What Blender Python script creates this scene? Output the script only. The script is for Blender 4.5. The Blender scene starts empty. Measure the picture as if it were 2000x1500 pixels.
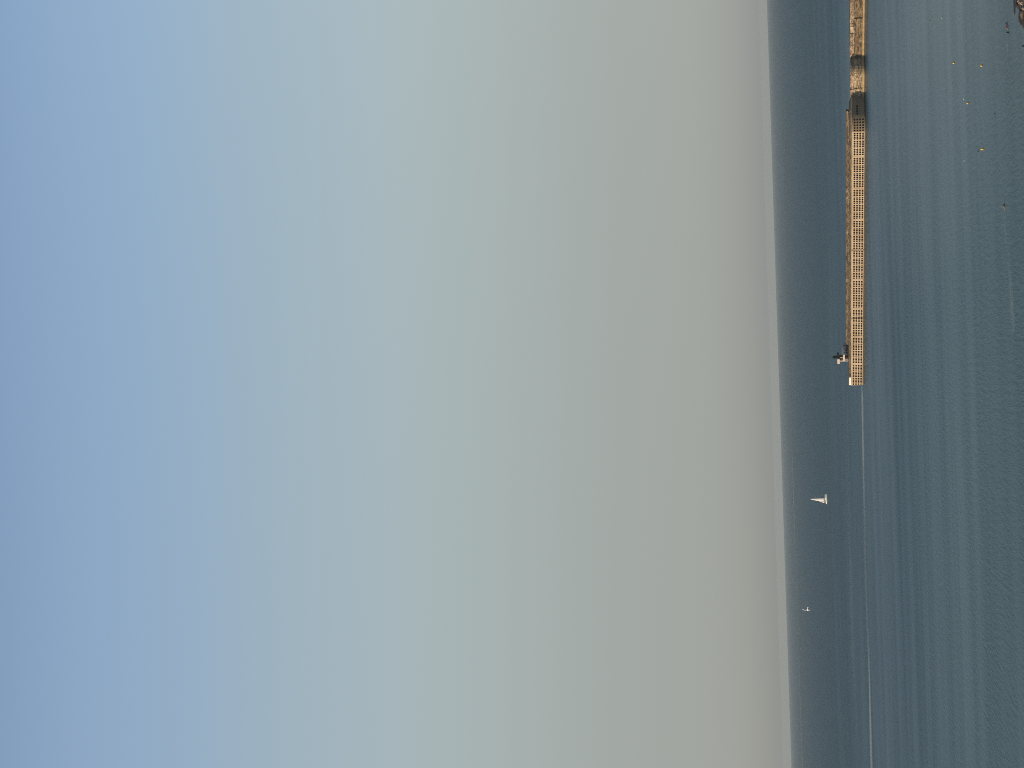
import bpy, bmesh, math, random
from mathutils import Vector, Matrix
random.seed(7)
C = bpy.context.scene.collection
SC = bpy.context.scene

# ------------------------------------------------------------------ the place
EYE = 36.0                       # camera height above the sea, metres
ER = 7.43e6                      # radius of the earth, with refraction
FPX = 5000.0                     # 90 mm lens on a 36 mm sensor, 2000 px long side
ROLL = math.radians(1.83)
PITCH = math.atan(505.5/FPX)
FW = Vector((0, math.cos(PITCH), math.sin(PITCH)))
_U0 = Vector((0, -math.sin(PITCH), math.cos(PITCH)))
RT = math.cos(ROLL)*Vector((1, 0, 0)) - math.sin(ROLL)*_U0
UP = math.sin(ROLL)*Vector((1, 0, 0)) + math.cos(ROLL)*_U0

def ray(x, y):
    return FW + RT*((750-y)/FPX) + UP*((1000-x)/FPX)

def sea_z(x, y):
    return -(x*x+y*y)/2/ER

def on_sea(x, y):
    d = ray(x, y); t = EYE/-d.z
    for _ in range(6):
        p = d*t
        t = (sea_z(p.x, p.y)-EYE)/d.z
    p = d*t; p.z += EYE
    return p

# ------------------------------------------------------------------ helpers
def link(o):
    C.objects.link(o); return o

class MB:
    def __init__(s): s.v = []; s.f = []; s.m = []
    def vert(s, p): s.v.append(tuple(p)); return len(s.v)-1
    def face(s, idx, m=0): s.f.append(tuple(idx)); s.m.append(m)
    def quadp(s, a, b, c, d, m=0): s.face([s.vert(a), s.vert(b), s.vert(c), s.vert(d)], m)
    def box(s, lo, hi, m=0, M=None):
        P = [Vector((x, y, z)) for z in (lo[2], hi[2]) for y in (lo[1], hi[1]) for x in (lo[0], hi[0])]
        if M: P = [M @ p for p in P]
        i = [s.vert(p) for p in P]
        for q in ((0,2,3,1),(4,5,7,6),(0,1,5,4),(2,6,7,3),(0,4,6,2),(1,3,7,5)):
            s.face([i[k] for k in q], m)
    def tube(s, a, b, r0, r1=None, n=8, m=0, caps=True):
        a = Vector(a); b = Vector(b); r1 = r0 if r1 is None else r1
        d = (b-a).normalized(); u = d.orthogonal().normalized(); w = d.cross(u)
        A = []; B = []
        for k in range(n):
            t = 2*math.pi*k/n; e = u*math.cos(t)+w*math.sin(t)
            A.append(s.vert(a+e*r0)); B.append(s.vert(b+e*r1))
        for k in range(n):
            j = (k+1) % n
            s.face((A[k], A[j], B[j], B[k]), m)
        if caps: s.face(A[::-1], m); s.face(B, m)
    def loft(s, rings, m=0, caps=True, closed=True):
        R = [[s.vert(p) for p in r] for r in rings]
        n = len(R[0])
        for a, b in zip(R, R[1:]):
            for k in range(n if closed else n-1):
                j = (k+1) % n
                s.face((a[k], a[j], b[j], b[k]), m)
        if caps: s.face(R[0][::-1], m); s.face(R[-1], m)
    def build(s, name, mats, parent=None, smooth=False, bevel=0):
        me = bpy.data.meshes.new(name); me.from_pydata(s.v, [], s.f)
        for mt in (mats if isinstance(mats, (list, tuple)) else [mats]): me.materials.append(mt)
        for p, k in zip(me.polygons, s.m): p.material_index = k; p.use_smooth = smooth
        bm = bmesh.new(); bm.from_mesh(me)
        bmesh.ops.remove_doubles(bm, verts=bm.verts, dist=1e-4)
        bmesh.ops.recalc_face_normals(bm, faces=bm.faces)
        bm.to_mesh(me); bm.free()
        o = link(bpy.data.objects.new(name, me))
        if parent: o.parent = parent
        if bevel:
            b = o.modifiers.new('b', 'BEVEL'); b.width = bevel; b.segments = 2; b.limit_method = 'ANGLE'
        return o

def tag(o, label, cat, group=None, kind=None):
    if label: o['label'] = label
    if cat: o['category'] = cat
    if group: o['group'] = group
    if kind: o['kind'] = kind
    return o

def thing(name, label, cat, loc=(0, 0, 0), group=None):
    o = link(bpy.data.objects.new(name, None)); o.location = loc; o.empty_display_size = .5
    return tag(o, label, cat, group)

def skin(name, pts, edges, radii, mat, parent=None, root=0, sub=2):
    me = bpy.data.meshes.new(name); me.from_pydata([tuple(p) for p in pts], edges, [])
    me.materials.append(mat)
    o = link(bpy.data.objects.new(name, me))
    if parent: o.parent = parent
    o.modifiers.new('skin', 'SKIN').use_smooth_shade = True
    lay = me.skin_vertices[0] if me.skin_vertices else None
    if lay is None:
        bm = bmesh.new(); bm.from_mesh(me); bm.verts.layers.skin.verify(); bm.to_mesh(me); bm.free()
        lay = me.skin_vertices[0]
    for i, r in enumerate(radii):
        lay.data[i].radius = (r, r) if not isinstance(r, tuple) else r
        lay.data[i].use_root = (i == root)
    sd = o.modifiers.new('sub', 'SUBSURF'); sd.levels = sub; sd.render_levels = sub
    return o

# ------------------------------------------------------------------ materials
class N:
    """small node-tree writer"""
    def __init__(s, name):
        s.mat = bpy.data.materials.new(name); s.mat.use_nodes = True
        s.t = s.mat.node_tree; s.t.nodes.clear()
        s.out = s.t.nodes.new('ShaderNodeOutputMaterial')
    def n(s, typ, **kw):
        o = s.t.nodes.new(typ)
        for k, v in kw.items(): setattr(o, k, v)
        return o
    def l(s, a, b): s.t.links.new(a, b)
    def setin(s, sock, v):
        if isinstance(v, bpy.types.NodeSocket): s.l(v, sock)
        else: sock.default_value = v
    def coord(s, which='Object', scale=(1, 1, 1), rot=(0, 0, 0), loc=(0, 0, 0)):
        if which == 'World': src = s.n('ShaderNodeNewGeometry').outputs['Position']
        else: src = s.n('ShaderNodeTexCoord').outputs[which]
        m = s.n('ShaderNodeMapping'); s.l(src, m.inputs['Vector'])
        m.inputs['Scale'].default_value = scale; m.inputs['Rotation'].default_value = rot
        m.inputs['Location'].default_value = loc
        return m.outputs['Vector']
    def noise(s, vec, scale=1., detail=3., rough=.5, dist=0.):
        o = s.n('ShaderNodeTexNoise'); s.l(vec, o.inputs['Vector'])
        o.inputs['Scale'].default_value = scale; o.inputs['Detail'].default_value = detail
        o.inputs['Roughness'].default_value = rough; o.inputs['Distortion'].default_value = dist
        return o.outputs['Fac']
    def ramp(s, fac, stops, interp='LINEAR'):
        o = s.n('ShaderNodeValToRGB'); s.setin(o.inputs['Fac'], fac)
        cr = o.color_ramp; cr.interpolation = interp
        while len(cr.elements) < len(stops): cr.elements.new(.5)
        for e, (p, c) in zip(cr.elements, stops):
            e.position = p
            e.color = (c[0], c[1], c[2], 1) if isinstance(c, (tuple, list)) else (c, c, c, 1)
        return o.outputs['Color']
    def math(s, op, a, b=0., clamp=False):
        o = s.n('ShaderNodeMath', operation=op, use_clamp=clamp)
        s.setin(o.inputs[0], a); s.setin(o.inputs[1], b)
        return o.outputs[0]
    def mix(s, fac, a, b, mode='MIX'):
        o = s.n('ShaderNodeMix', data_type='RGBA', blend_type=mode)
        s.setin(o.inputs['Factor'], fac)
        for sock, v in ((o.inputs[6], a), (o.inputs[7], b)):
            if isinstance(v, (tuple, list)): v = (v[0], v[1], v[2], 1)
            s.setin(sock, v)
        return o.outputs[2]
    def bsdf(s, col, rough=.85, spec=.3, bump=None, bump_s=.5, bump_d=.05, **kw):
        b = s.n('ShaderNodeBsdfPrincipled')
        s.setin(b.inputs['Base Color'], (col[0], col[1], col[2], 1) if isinstance(col, (tuple, list)) else col)
        s.setin(b.inputs['Roughness'], rough)
        b.inputs['Specular IOR Level'].default_value = spec
        for k, v in kw.items(): b.inputs[k].default_value = v
        if bump is not None:
            bn = s.n('ShaderNodeBump'); bn.inputs['Strength'].default_value = bump_s
            bn.inputs['Distance'].default_value = bump_d
            s.l(bump, bn.inputs['Height']); s.l(bn.outputs[0], b.inputs['Normal'])
        s.l(b.outputs[0], s.out.inputs['Surface'])
        return b

def plain(name, col, rough=.6, spec=.4, var=.15, scale=3.):
    n = N(name)
    f = n.noise(n.coord('Object'), scale, 4)
    c = n.ramp(f, [(.3, tuple(x*(1-var) for x in col)), (.7, tuple(min(1, x*(1+var)) for x in col))])
    n.bsdf(c, rough, spec, bump=f, bump_s=.15, bump_d=.01)
    return n.mat

def mat_concrete(name='pale_concrete', k=1.):
    n = N(name)
    big = n.noise(n.coord('World', (.12, .12, .3)), 1, 4, .6)
    fine = n.noise(n.coord('World', (2.2, 2.2, 2.2)), 1, 5, .65)
    streak = n.noise(n.coord('World', (1.3, 1.3, .12)), 1, 4, .6)
    c = n.ramp(big, [(.28, (.47*k, .335*k, .21*k)), (.5, (.62*k, .47*k, .31*k)), (.75, (.68*k, .55*k, .39*k))])
    c = n.mix(n.ramp(streak, [(.56, 0.), (.72, .55)]), c, (.30, .19, .11))
    c = n.mix(n.ramp(fine, [(.5, 0.), (.78, .35)]), c, (.33, .23, .15))
    n.bsdf(c, .9, .2, bump=fine, bump_s=.5, bump_d=.06)
    return n.mat

def mat_masonry(name, c0, c1, c2, crs=1.9, dark=.55):
    n = N(name)
    lay = n.noise(n.coord('World', (.07, .07, crs)), 1, 4, .6)
    blot = n.noise(n.coord('World', (.35, .35, .6), loc=(7, 3, 1)), 1, 4, .6)
    grit = n.noise(n.coord('World', (.45, .45, 1.7)), 1, 5, .62)
    vor = n.n('ShaderNodeTexVoronoi', feature='DISTANCE_TO_EDGE')
    n.l(n.coord('World', (.55, .55, 1.25)), vor.inputs['Vector']); vor.inputs['Scale'].default_value = 1
    c = n.ramp(lay, [(.33, c0), (.5, c1), (.66, c2)])
    c = n.mix(n.ramp(blot, [(.42, dark), (.62, 0.)]), c, c0)
    c = n.mix(n.ramp(grit, [(.44, 0.), (.62, .9)]), c, tuple(x*.32 for x in c0))
    c = n.mix(n.ramp(vor.outputs['Distance'], [(.0, .7), (.09, 0.)]), c, tuple(x*.4 for x in c0))
    h = n.math('ADD', n.math('MULTIPLY', lay, .6), n.math('MULTIPLY', grit, .8))
    n.bsdf(c, .92, .15, bump=h, bump_s=1., bump_d=.35)
    return n.mat

def mat_rock(name, c0, c1, rough=.8):
    n = N(name)
    a = n.noise(n.coord('Object', (1, 1, 2.2)), 1.7, 6, .65)
    b = n.noise(n.coord('Object'), 9, 5, .7)
    c = n.ramp(a, [(.3, c0), (.68, c1)])
    c = n.mix(n.ramp(b, [(.5, 0.), (.7, .7)]), c, tuple(x*.4 for x in c0))
    n.bsdf(c, rough, .3, bump=n.math('ADD', a, n.math('MULTIPLY', b, .4)), bump_s=1, bump_d=.12)
    return n.mat

def mat_water():
    n = N('sea_water')
    P = n.n('ShaderNodeNewGeometry').outputs['Position']
    sp = n.n('ShaderNodeSeparateXYZ'); n.l(P, sp.inputs[0])
    # wind lanes: long bands of smooth and ruffled water
    rot = (0, 0, math.radians(-4))
    laneA = n.noise(n.coord('World', (.0012, .035, 1), rot), 1, 3, .6)
    laneB = n.noise(n.coord('World', (.004, .011, 1), rot, (3, 9, 0)), 1, 4, .6)
    laneC = n.noise(n.coord('World', (.0004, .0016, 1), (0, 0, math.radians(-2)), (1, 5, 0)), 1, 4, .55)
    far = n.math('DIVIDE', 1, n.math('ADD', 1, n.math('POWER', n.math('MULTIPLY', sp.outputs['Y'], 1/1100), 2)))
    laneA = n.math('ADD', .5, n.math('MULTIPLY', n.math('SUBTRACT', laneA, .5), far))
    lane = n.math('ADD', n.math('MULTIPLY', laneA, .45), n.math('ADD', n.math('MULTIPLY', laneB, .35), n.math('MULTIPLY', laneC, .35)))
    # lee of the pier: calmer towards the shore at the right
    lee = n.math('MULTIPLY', n.math('SUBTRACT', sp.outputs['X'], 15), .016, True)
    near = n.math('SUBTRACT', 1, n.math('MULTIPLY', n.math('SUBTRACT', sp.outputs['Y'], 330), .0016, True))
    lee = n.math('MULTIPLY', lee, near, True)
    ruff = n.ramp(n.math('SUBTRACT', lane, n.math('MULTIPLY', lee, .16)), [(.34, .36), (.68, 1.)])
    # open water outside the breakwater is rougher than the water inside it
    outside = n.math('MULTIPLY', n.math('SUBTRACT', sp.outputs['Y'], 950), .0012, True)
    ruff = n.math('MINIMUM', n.math('ADD', ruff, n.math('MULTIPLY', outside, .38)), 1.15)
    r1 = n.noise(n.coord('World', (4.2, 1.4, 1)), 1, 3, .6, .2)
    g1 = n.noise(n.coord('World', (3.0, .42, 1), (0, 0, .02)), 1, 2, .6)
    g2 = n.noise(n.coord('World', (1.3, .14, 1), (0, 0, -.015)), 1, 2, .6)
    r3 = n.noise(n.coord('World', (.25, .06, 1), (0, 0, .02)), 1, 3, .55)
    h = n.math('ADD', n.math('MULTIPLY', r1, .045), n.math('ADD', n.math('MULTIPLY', g1, .22), n.math('ADD', n.math('MULTIPLY', g2, .5), n.math('MULTIPLY', r3, .2))))
    bn = n.n('ShaderNodeBump'); n.l(h, bn.inputs['Height'])
    swell = n.math('MAXIMUM', n.math('MINIMUM', n.math('MULTIPLY', n.math('SUBTRACT', sp.outputs['Y'], 240), .0022), 1.25), .3)
    n.l(n.math('MULTIPLY', ruff, swell), bn.inputs['Strength']); bn.inputs['Distance'].default_value = 1.0
    b = n.n('ShaderNodeBsdfPrincipled')
    shallow = n.math('SUBTRACT', 1, n.math('MULTIPLY', n.math('SUBTRACT', sp.outputs['Y'], 340), .0026, True))
    body = n.mix(n.math('MULTIPLY', shallow, .75), (.016, .064, .084), (.10, .18, .18))
    body = n.mix(n.math('MULTIPLY', lee, .95), body, (.125, .17, .15))
    body = n.mix(outside, body, (.011, .060, .084))
    n.l(body, b.inputs['Base Color']); b.inputs['Specular IOR Level'].default_value = .34
    n.l(n.math('ADD', n.math('MULTIPLY', ruff, .34), .14), b.inputs['Roughness'])
    b.inputs['IOR'].default_value = 1.333
    n.l(bn.outputs[0], b.inputs['Normal'])
    n.l(b.outputs[0], n.out.inputs['Surface'])
    return n.mat

def mat_foam(name, amount, sx=.02, sy=.4):
    n = N(name)
    f = n.noise(n.coord('World', (sx, sy, 1)), 1, 5, .65)
    g = n.noise(n.coord('World', (.9, .5, 1)), 1, 4, .7)
    uv = n.n('ShaderNodeTexCoord').outputs['UV']
    s = n.n('ShaderNodeSeparateXYZ'); n.l(uv, s.inputs[0])
    # thin out towards both edges and the far end of the streak
    e = n.math('MULTIPLY', n.math('MULTIPLY', s.outputs['Y'], n.math('SUBTRACT', 1, s.outputs['Y'])), 4)
    x = n.ramp(s.outputs['X'], [(0, 0.), (.03, 1.), (.16, .85), (.32, .28), (.56, .35), (.7, .95), (.95, 1.), (1, .8)])
    a = n.math('MULTIPLY', n.math('MULTIPLY', e, x), n.math('MULTIPLY', n.ramp(f, [(.3, .35), (.65, 1.)]), n.ramp(g, [(.3, .4), (.6, 1.)])))
    a = n.math('MULTIPLY', a, amount, True)
    d = n.n('ShaderNodeBsdfPrincipled'); d.inputs['Base Color'].default_value = (.26, .33, .33, 1)
    d.inputs['Roughness'].default_value = .12; d.inputs['IOR'].default_value = 1.333
    t = n.n('ShaderNodeBsdfTransparent')
    m = n.n('ShaderNodeMixShader'); n.l(a, m.inputs[0]); n.l(t.outputs[0], m.inputs[1]); n.l(d.outputs[0], m.inputs[2])
    n.l(m.outputs[0], n.out.inputs['Surface'])
    return n.mat

CONC = mat_concrete()
CONC_SHADE = mat_concrete('shade_darkened_concrete', .42)  # same concrete darkened: shade of the rounded head put into its colour
TUBE = plain('shade_dark_wet_concrete', (.014, .012, .011), .8, .2)  # wet concrete, with the shade of holes and joint gaps put into its colour
ALGAE = plain('algae_stained_concrete', (.055, .045, .022), .7, .3, .4, .8)
APRON = mat_masonry('brown_apron_concrete', (.20, .145, .085), (.29, .215, .13), (.36, .28, .175), .9, .35)
DECKM = plain('deck_asphalt', (.12, .10, .075), .95, .1)
PARA = mat_masonry('weathered_parapet_concrete', (.15, .105, .065), (.36, .28, .19), (.5, .41, .29), .55, .75)
WHITE = plain('white_paint', (.86, .84, .76), .6, .3, .04)
STONE_A = mat_masonry('weathered_brown_stone', (.17, .115, .065), (.33, .235, .14), (.5, .375, .235))
STONE_B = mat_masonry('pale_brown_stone', (.36, .26, .16), (.58, .44, .28), (.72, .57, .38), 1.3, .35)
RUBBLE = mat_masonry('rubble_parapet_stone', (.26, .18, .115), (.58, .44, .29), (.8, .66, .5), .8, .5)
LEDGE = plain('golden_ledge_stone', (.44, .32, .16), .9, .2, .2, .6)

# ------------------------------------------------------------------ breakwater geometry
def rotv(v, a):
    return Vector((v.x*math.cos(a)-v.y*math.sin(a), v.x*math.sin(a)+v.y*math.cos(a)))

class Path:
    """front line of a wall: straight run with an optional arc at its right end, arc length s"""
    def __init__(s, p0, d, L, R, sweep, R0=0):
        s.p0 = Vector(p0); s.d = Vector(d).normalized(); s.L = L; s.R = R; s.sweep = sweep; s.R0 = R0
        s.n = Vector((s.d.y, -s.d.x))                       # towards the viewer
        s.len = L + R*sweep
        s.start = -R0*math.pi/2 if R0 else 0
    def at(s, t):
        if t < 0 and s.R0:                                    # rounded left corner
            c = s.p0 - s.n*s.R0; a = t/s.R0
            nn = rotv(s.n, a); return c+nn*s.R0, nn
        if t <= s.L: return s.p0+s.d*t, s.n
        c = s.p0+s.d*s.L - s.n*s.R; a = (t-s.L)/s.R
        nn = rotv(s.n, a); return c+nn*s.R, nn
    def pt(s, t, z, off=0.):
        p, nn = s.at(t); p = p+nn*off
        return Vector((p.x, p.y, z))
    def samples(s, a, b, step=.6):
        k = max(1, int(math.ceil((b-a)/step)))
        return [a+(b-a)*i/k for i in range(k+1)]

def strip(mb, path, a, b, z0, z1, off0=0., off1=None, step=.8, m=0):
    off1 = off0 if off1 is None else off1
    ss = path.samples(a, b, step)
    for u, v in zip(ss, ss[1:]):
        mb.quadp(path.pt(u, z0, off0), path.pt(v, z0, off0), path.pt(v, z1, off1), path.pt(u, z1, off1), m)

def band(mb, path, a, b, z0, z1, off, depth, step=.8, m=0):
    """a solid strip of wall: front, top, underside, two ends and a back"""
    strip(mb, path, a, b, z0, z1, off, step=step, m=m)
    strip(mb, path, a, b, z0, z1, off-depth, step=step, m=m)
    ss = path.samples(a, b, step)
    for z in (z0, z1):
        for u, v in zip(ss, ss[1:]):
            mb.quadp(path.pt(u, z, off), path.pt(v, z, off), path.pt(v, z, off-depth), path.pt(u, z, off-depth), m)
    for u in (a, b):
        mb.quadp(path.pt(u, z0, off), path.pt(u, z1, off), path.pt(u, z1, off-depth), path.pt(u, z0, off-depth), m)

def outline(path, width, off=0., step=.8, endback=None):
    """closed ring of the wall in plan, inset by off (negative = inwards)"""
    pts = [path.at(t)[0] for t in path.samples(path.start, path.len, step)]
    back = -path.n*width
    pts = pts + [pts[-1]+(back if endback is None else endback), path.p0+path.d*path.start*.0+back+(-path.d*(path.R0 or 0))]
    # offset by mitred normals
    n = len(pts); out = []
    area = sum(pts[i].x*pts[(i+1) % n].y-pts[(i+1) % n].x*pts[i].y for i in range(n))
    sg = 1 if area > 0 else -1
    for i in range(n):
        a, b, c = pts[i-1], pts[i], pts[(i+1) % n]
        e1 = (b-a).normalized(); e2 = (c-b).normalized()
        n1 = Vector((e1.y, -e1.x))*sg; n2 = Vector((e2.y, -e2.x))*sg
        m = n1+n2
        if m.length < 1e-6: m = n1
        m.normalize(); k = max(.35, m.dot(n1))
        out.append(b + m*(off/k))
    return out

def ring(pts, z): return [Vector((p.x, p.y, z)) for p in pts]

# ---- perforated section
L1 = 136.5
P1 = Path((-5.49+1.2, 1010.32-1.36), (.66184, -.74964), L1-1.8, 10.0, math.radians(48.6+28), R0=1.9)
S0 = 1.8                                                      # path s = measured s - 1.8
bw = thing('perforated_breakwater', 'pale concrete breakwater pierced by rows of round black holes, white block at its tip', 'breakwater',
           tuple(P1.pt(70, 0)))
MI = Matrix.Translation(-Vector(bw.location))
def bput(mb, name, mats, smooth=False, parent=None, bevel=0):
    o = mb.build(name, mats, parent or bw, smooth, bevel)
    o.data.transform(MI); return o

ZB, ZT = .42, 4.72
ROWS = [.98, 1.96, 2.94, 3.92]
RH = .37
def hole_cell(mb, path, s0, s1, z0, z1, rx=.392, rz=RH):
    sc = (s0+s1)/2; zc = (z0+z1)/2
    outer = [(s1, zc), (s1, z1), (sc, z1), (s0, z1), (s0, zc), (s0, z0), (sc, z0), (s1, z0)]
    inn = [(sc+rx*math.cos(k*math.pi/4), zc+rz*math.sin(k*math.pi/4)) for k in range(8)]
    O = [mb.vert(path.pt(a, b)) for a, b in outer]
    I = [mb.vert(path.pt(a, b)) for a, b in inn]
    B = [mb.vert(path.pt(a, b, -.9)) for a, b in inn]
    for k in range(8):
        j = (k+1) % 8
        mb.face((O[k], O[j], I[j], I[k]), 0)
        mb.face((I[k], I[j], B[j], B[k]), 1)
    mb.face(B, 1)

def panel(path, a, b, cols, pitch, rows_of=None):
    """front of one caisson from a to b; cols = column centres; holes pierced at every row"""
    mb = MB()
    z_edges = [ZB, ROWS[0]-.49, ROWS[1]-.49, ROWS[2]-.49, ROWS[3]-.49, ROWS[3]+.49, ZT]
    cur = a
    for c in cols:
        h = pitch/2
        if c-h > cur+1e-4:
            for z0, z1 in zip(z_edges, z_edges[1:]): strip(mb, path, cur, c-h, z0, z1, step=1.)
        strip(mb, path, c-h, c+h, z_edges[0], z_edges[1], step=.6)
        strip(mb, path, c-h, c+h, z_edges[5], z_edges[6], step=.6)
        for r in range(4):
            if rows_of is None or r in rows_of(c): hole_cell(mb, path, c-h, c+h, z_edges[r+1], z_edges[r+2])
            else: strip(mb, path, c-h, c+h, z_edges[r+1], z_edges[r+2], step=.6)
        cur = c+h
    if b > cur+1e-4:
        for z0, z1 in zip(z_edges, z_edges[1:]): strip(mb, path, cur, b, z0, z1, step=.7)
    for u in (a, b):
        mb.quadp(path.pt(u, ZB), path.pt(u, ZT), path.pt(u, ZT, -.95), path.pt(u, ZB, -.95))
    return mb

seps = [13.51, 29.2, 45.0, 60.85, 76.75, 92.55, 108.45, 124.38]
PC = .868; GAP = .045
def module_cols(a):
    out = []; x = a+.91
    for g in range(4):
        for k in range(4): out.append(x); x += PC
        x += 1.21-PC
    return out
for a, b in zip(seps, seps[1:]):
    sc = (b-a)/15.87
    cols = [a + (c-a)*sc - S0 for c in module_cols(a)]
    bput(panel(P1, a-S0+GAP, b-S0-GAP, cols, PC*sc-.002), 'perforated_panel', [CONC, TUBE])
# tip module: three groups and the column that turns round the corner
cols = [13.51-.91-x for x in ([k*PC for k in range(4)]+[3*PC+1.21+k*PC for k in range(4)]+[6*PC+2.42+k*PC for k in range(4)])]
cols = sorted(c-S0 for c in cols if c-S0 > .5) + []
tip_cols = [-.35] + cols
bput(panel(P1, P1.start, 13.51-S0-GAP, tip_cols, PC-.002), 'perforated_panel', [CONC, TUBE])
# module next to the rounded head: three groups, then wide columns on the curve
b0 = 124.38-S0
cols = [b0+.91+x for x in ([k*PC for k in range(4)]+[3*PC+1.21+k*PC for k in range(4)]+[6*PC+2.42+k*PC for k in range(4)])]
bput(panel(P1, b0+GAP, b0+12.0-GAP, cols, PC-.002), 'perforated_panel', [CONC, TUBE])
hb = b0+12.0
wide = [hb+.62+1.08*k for k in range(5)]
few = [hb+7.1+.86*k for k in range(4)]
bput(panel(P1, hb+GAP, P1.len, wide+few, .86-.002, lambda c: (2,) if c > hb+6.5 else range(4)), 'rounded_head', [CONC_SHADE, TUBE])

W1 = 14.5
mb = MB()
EB = Vector((-2.5, 13))
core = outline(P1, W1, -1.0, endback=EB)
mb.loft([ring(core, -3), ring(core, ZT-.02)], caps=True)
bput(mb, 'core_wall', TUBE)
mb = MB()
o0 = outline(P1, W1, -.03, endback=EB)
mb.loft([ring(o0, -3), ring(o0, ZB)], caps=True)
bput(mb, 'algae_stained_footing', ALGAE)
mb = MB(); o1 = outline(P1, W1, .06, endback=EB); o2 = outline(P1, W1, -.55, endback=EB)
mb.loft([ring(o1, ZT), ring(o1, ZT+.2), ring(o2, ZT+.2), ring(o2, ZT)], caps=False); 
mb.loft([ring(o2, ZT), ring(o1, ZT)], caps=False)
bput(mb, 'coping', CONC)
mb = MB(); o3 = outline(P1, W1, -.6, endback=EB); o4 = outline(P1, W1, -2.4, endback=EB)
mb.loft([ring(o3, ZT), ring(o3, ZT+.16), ring(o4, ZT+.9)], caps=False)
bput(mb, 'sloping_apron', APRON)
mb = MB(); mb.face([mb.vert(p) for p in ring(o4, ZT+.895)])
bput(mb, 'deck', DECKM)
# white painted end block standing on the coping line at the tip
mb = MB(); band(mb, P1, P1.start+1.2, 3.75, ZT+.2, ZT+.93, -.12, .5, .5)
bput(mb, 'white_end_block', WHITE)
# parapet along the spine of the pier
pa = Path(P1.p0 - P1.n*6.5, P1.d, 200, 1, 0)
s_l, s_r = 16.4, 138.6
mb = MB(); ss = pa.samples(s_l, s_r, 3.2)
random.seed(3)
for u, v in zip(ss, ss[1:]):
    h = 1.0+random.uniform(-.05, .05)
    band(mb, pa, u+.02, v-.02, ZT+.85, ZT+.9+h, random.uniform(-.03, .03), .7, 2)
o = bput(mb, 'parapet', PARA)
mb = MB(); band(mb, pa, s_l, s_r, ZT+.85, ZT+1.22, .5, .5, 4)
bput(mb, 'parapet_step', APRON)
mb = MB()
q = pa.pt(s_r+.25, ZT+1.45, -.35)
mb.box(q-Vector((.22, .22, 0)), q+Vector((.24, .22, .5))); mb.tube(pa.pt(s_r-.1, ZT+1.6, -.35), q+Vector((0, 0, .15)), .06)
bput(mb, 'lamp_box', plain('black_metal', (.02, .022, .025), .5))
# rusty ladder rails on the face
RUST = plain('rusty_iron', (.10, .045, .02), .8, .2, .3)
for s_ in (76.75-S0, 45.0-S0-5.2, ):
    mb = MB()
    for ds in (-.25, .25): mb.tube(P1.pt(s_+ds, .2, .12), P1.pt(s_+ds, ZT+.3, .12), .035, n=6)
    z = .4
    while z < ZT: mb.tube(P1.pt(s_-.25, z, .12), P1.pt(s_+.25, z, .12), .025, n=5); z += .33
    bput(mb, 'ladder', RUST)

# ---- two old stone sections to the right
def stone_wall(name, label, path, width, joints, m_low, m_top, zl, zt):
    t = thing(name, label, 'breakwater', tuple(path.pt(path.len*.5, 0)))
    MT = Matrix.Translation(-Vector(t.location))
    def put(mb, nm, mats, **k):
        o = mb.build(nm, mats, t, **k); o.data.transform(MT); return o
    cuts = [0]+joints+[path.len]
    for k, (a, b) in enumerate(zip(cuts, cuts[1:])):
        mb = MB(); band(mb, path, a+(.3 if k else 0), b-(.3 if k < len(cuts)-2 else 0), .95, zl, 0, .8, 1.)
        put(mb, 'stone_face', m_low)
        mb = MB()
        # uneven blocks of the upper tier
        u = a
        while u < b-.01:
            v = min(b, u+random.uniform(1.1, 2.6))
            if b-v < .5: v = b
            band(mb, path, u+.02, v-.02, zl+.02, zt+random.uniform(-.07, .03), -.35+random.uniform(-.16, .1), 1.0, 1.)
            u = v
        put(mb, 'upper_tier', m_top)
    mb = MB(); core = outline(path, width, -.75)
    mb.loft([ring(core, -3), ring(core, zl-.02)], caps=True); put(mb, 'core_wall', TUBE)
    mb = MB(); core = outline(path, width, -1.2)
    mb.loft([ring(core, zl), ring(core, zt-.25)], caps=True); put(mb, 'deck', DECKM)
    mb = MB(); band(mb, path, 0, path.len, .34, .94, .22, .95, 1.); put(mb, 'golden_ledge', LEDGE)
    mb = MB(); band(mb, path, 0, path.len, -3, .335, .3, 1.0, 1.); put(mb, 'algae_stained_footing', ALGAE)
    return t
random.seed(11)
d2 = Vector((.6, -.8)).normalized()
pA = Vector((97.0, 905.3))
PA = Path(pA - d2*6.5, d2, 6.5+10.0, 5.0, math.radians(53+26))
stone_wall('stone_pier_section', 'short weathered stone pier section between the holed concrete breakwater and the long brown wall', PA, 9, [10.55], STONE_B, RUBBLE, 3.85, 5.15)
e, _ = PA.at(PA.len)
d3 = Vector((.62, -.785)).normalized()
PB = Path(e + Vector((-.1, .3)) - d3*1.5, d3, 420, 1, 0)
stone_wall('stone_seawall', 'long dark brown stone sea wall running out of the picture beyond the black shadow gap', PB, 12, [20.71, 60, 100, 140, 180, 220, 260, 300, 340, 380], STONE_A, RUBBLE, 3.85, 5.2)

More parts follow.
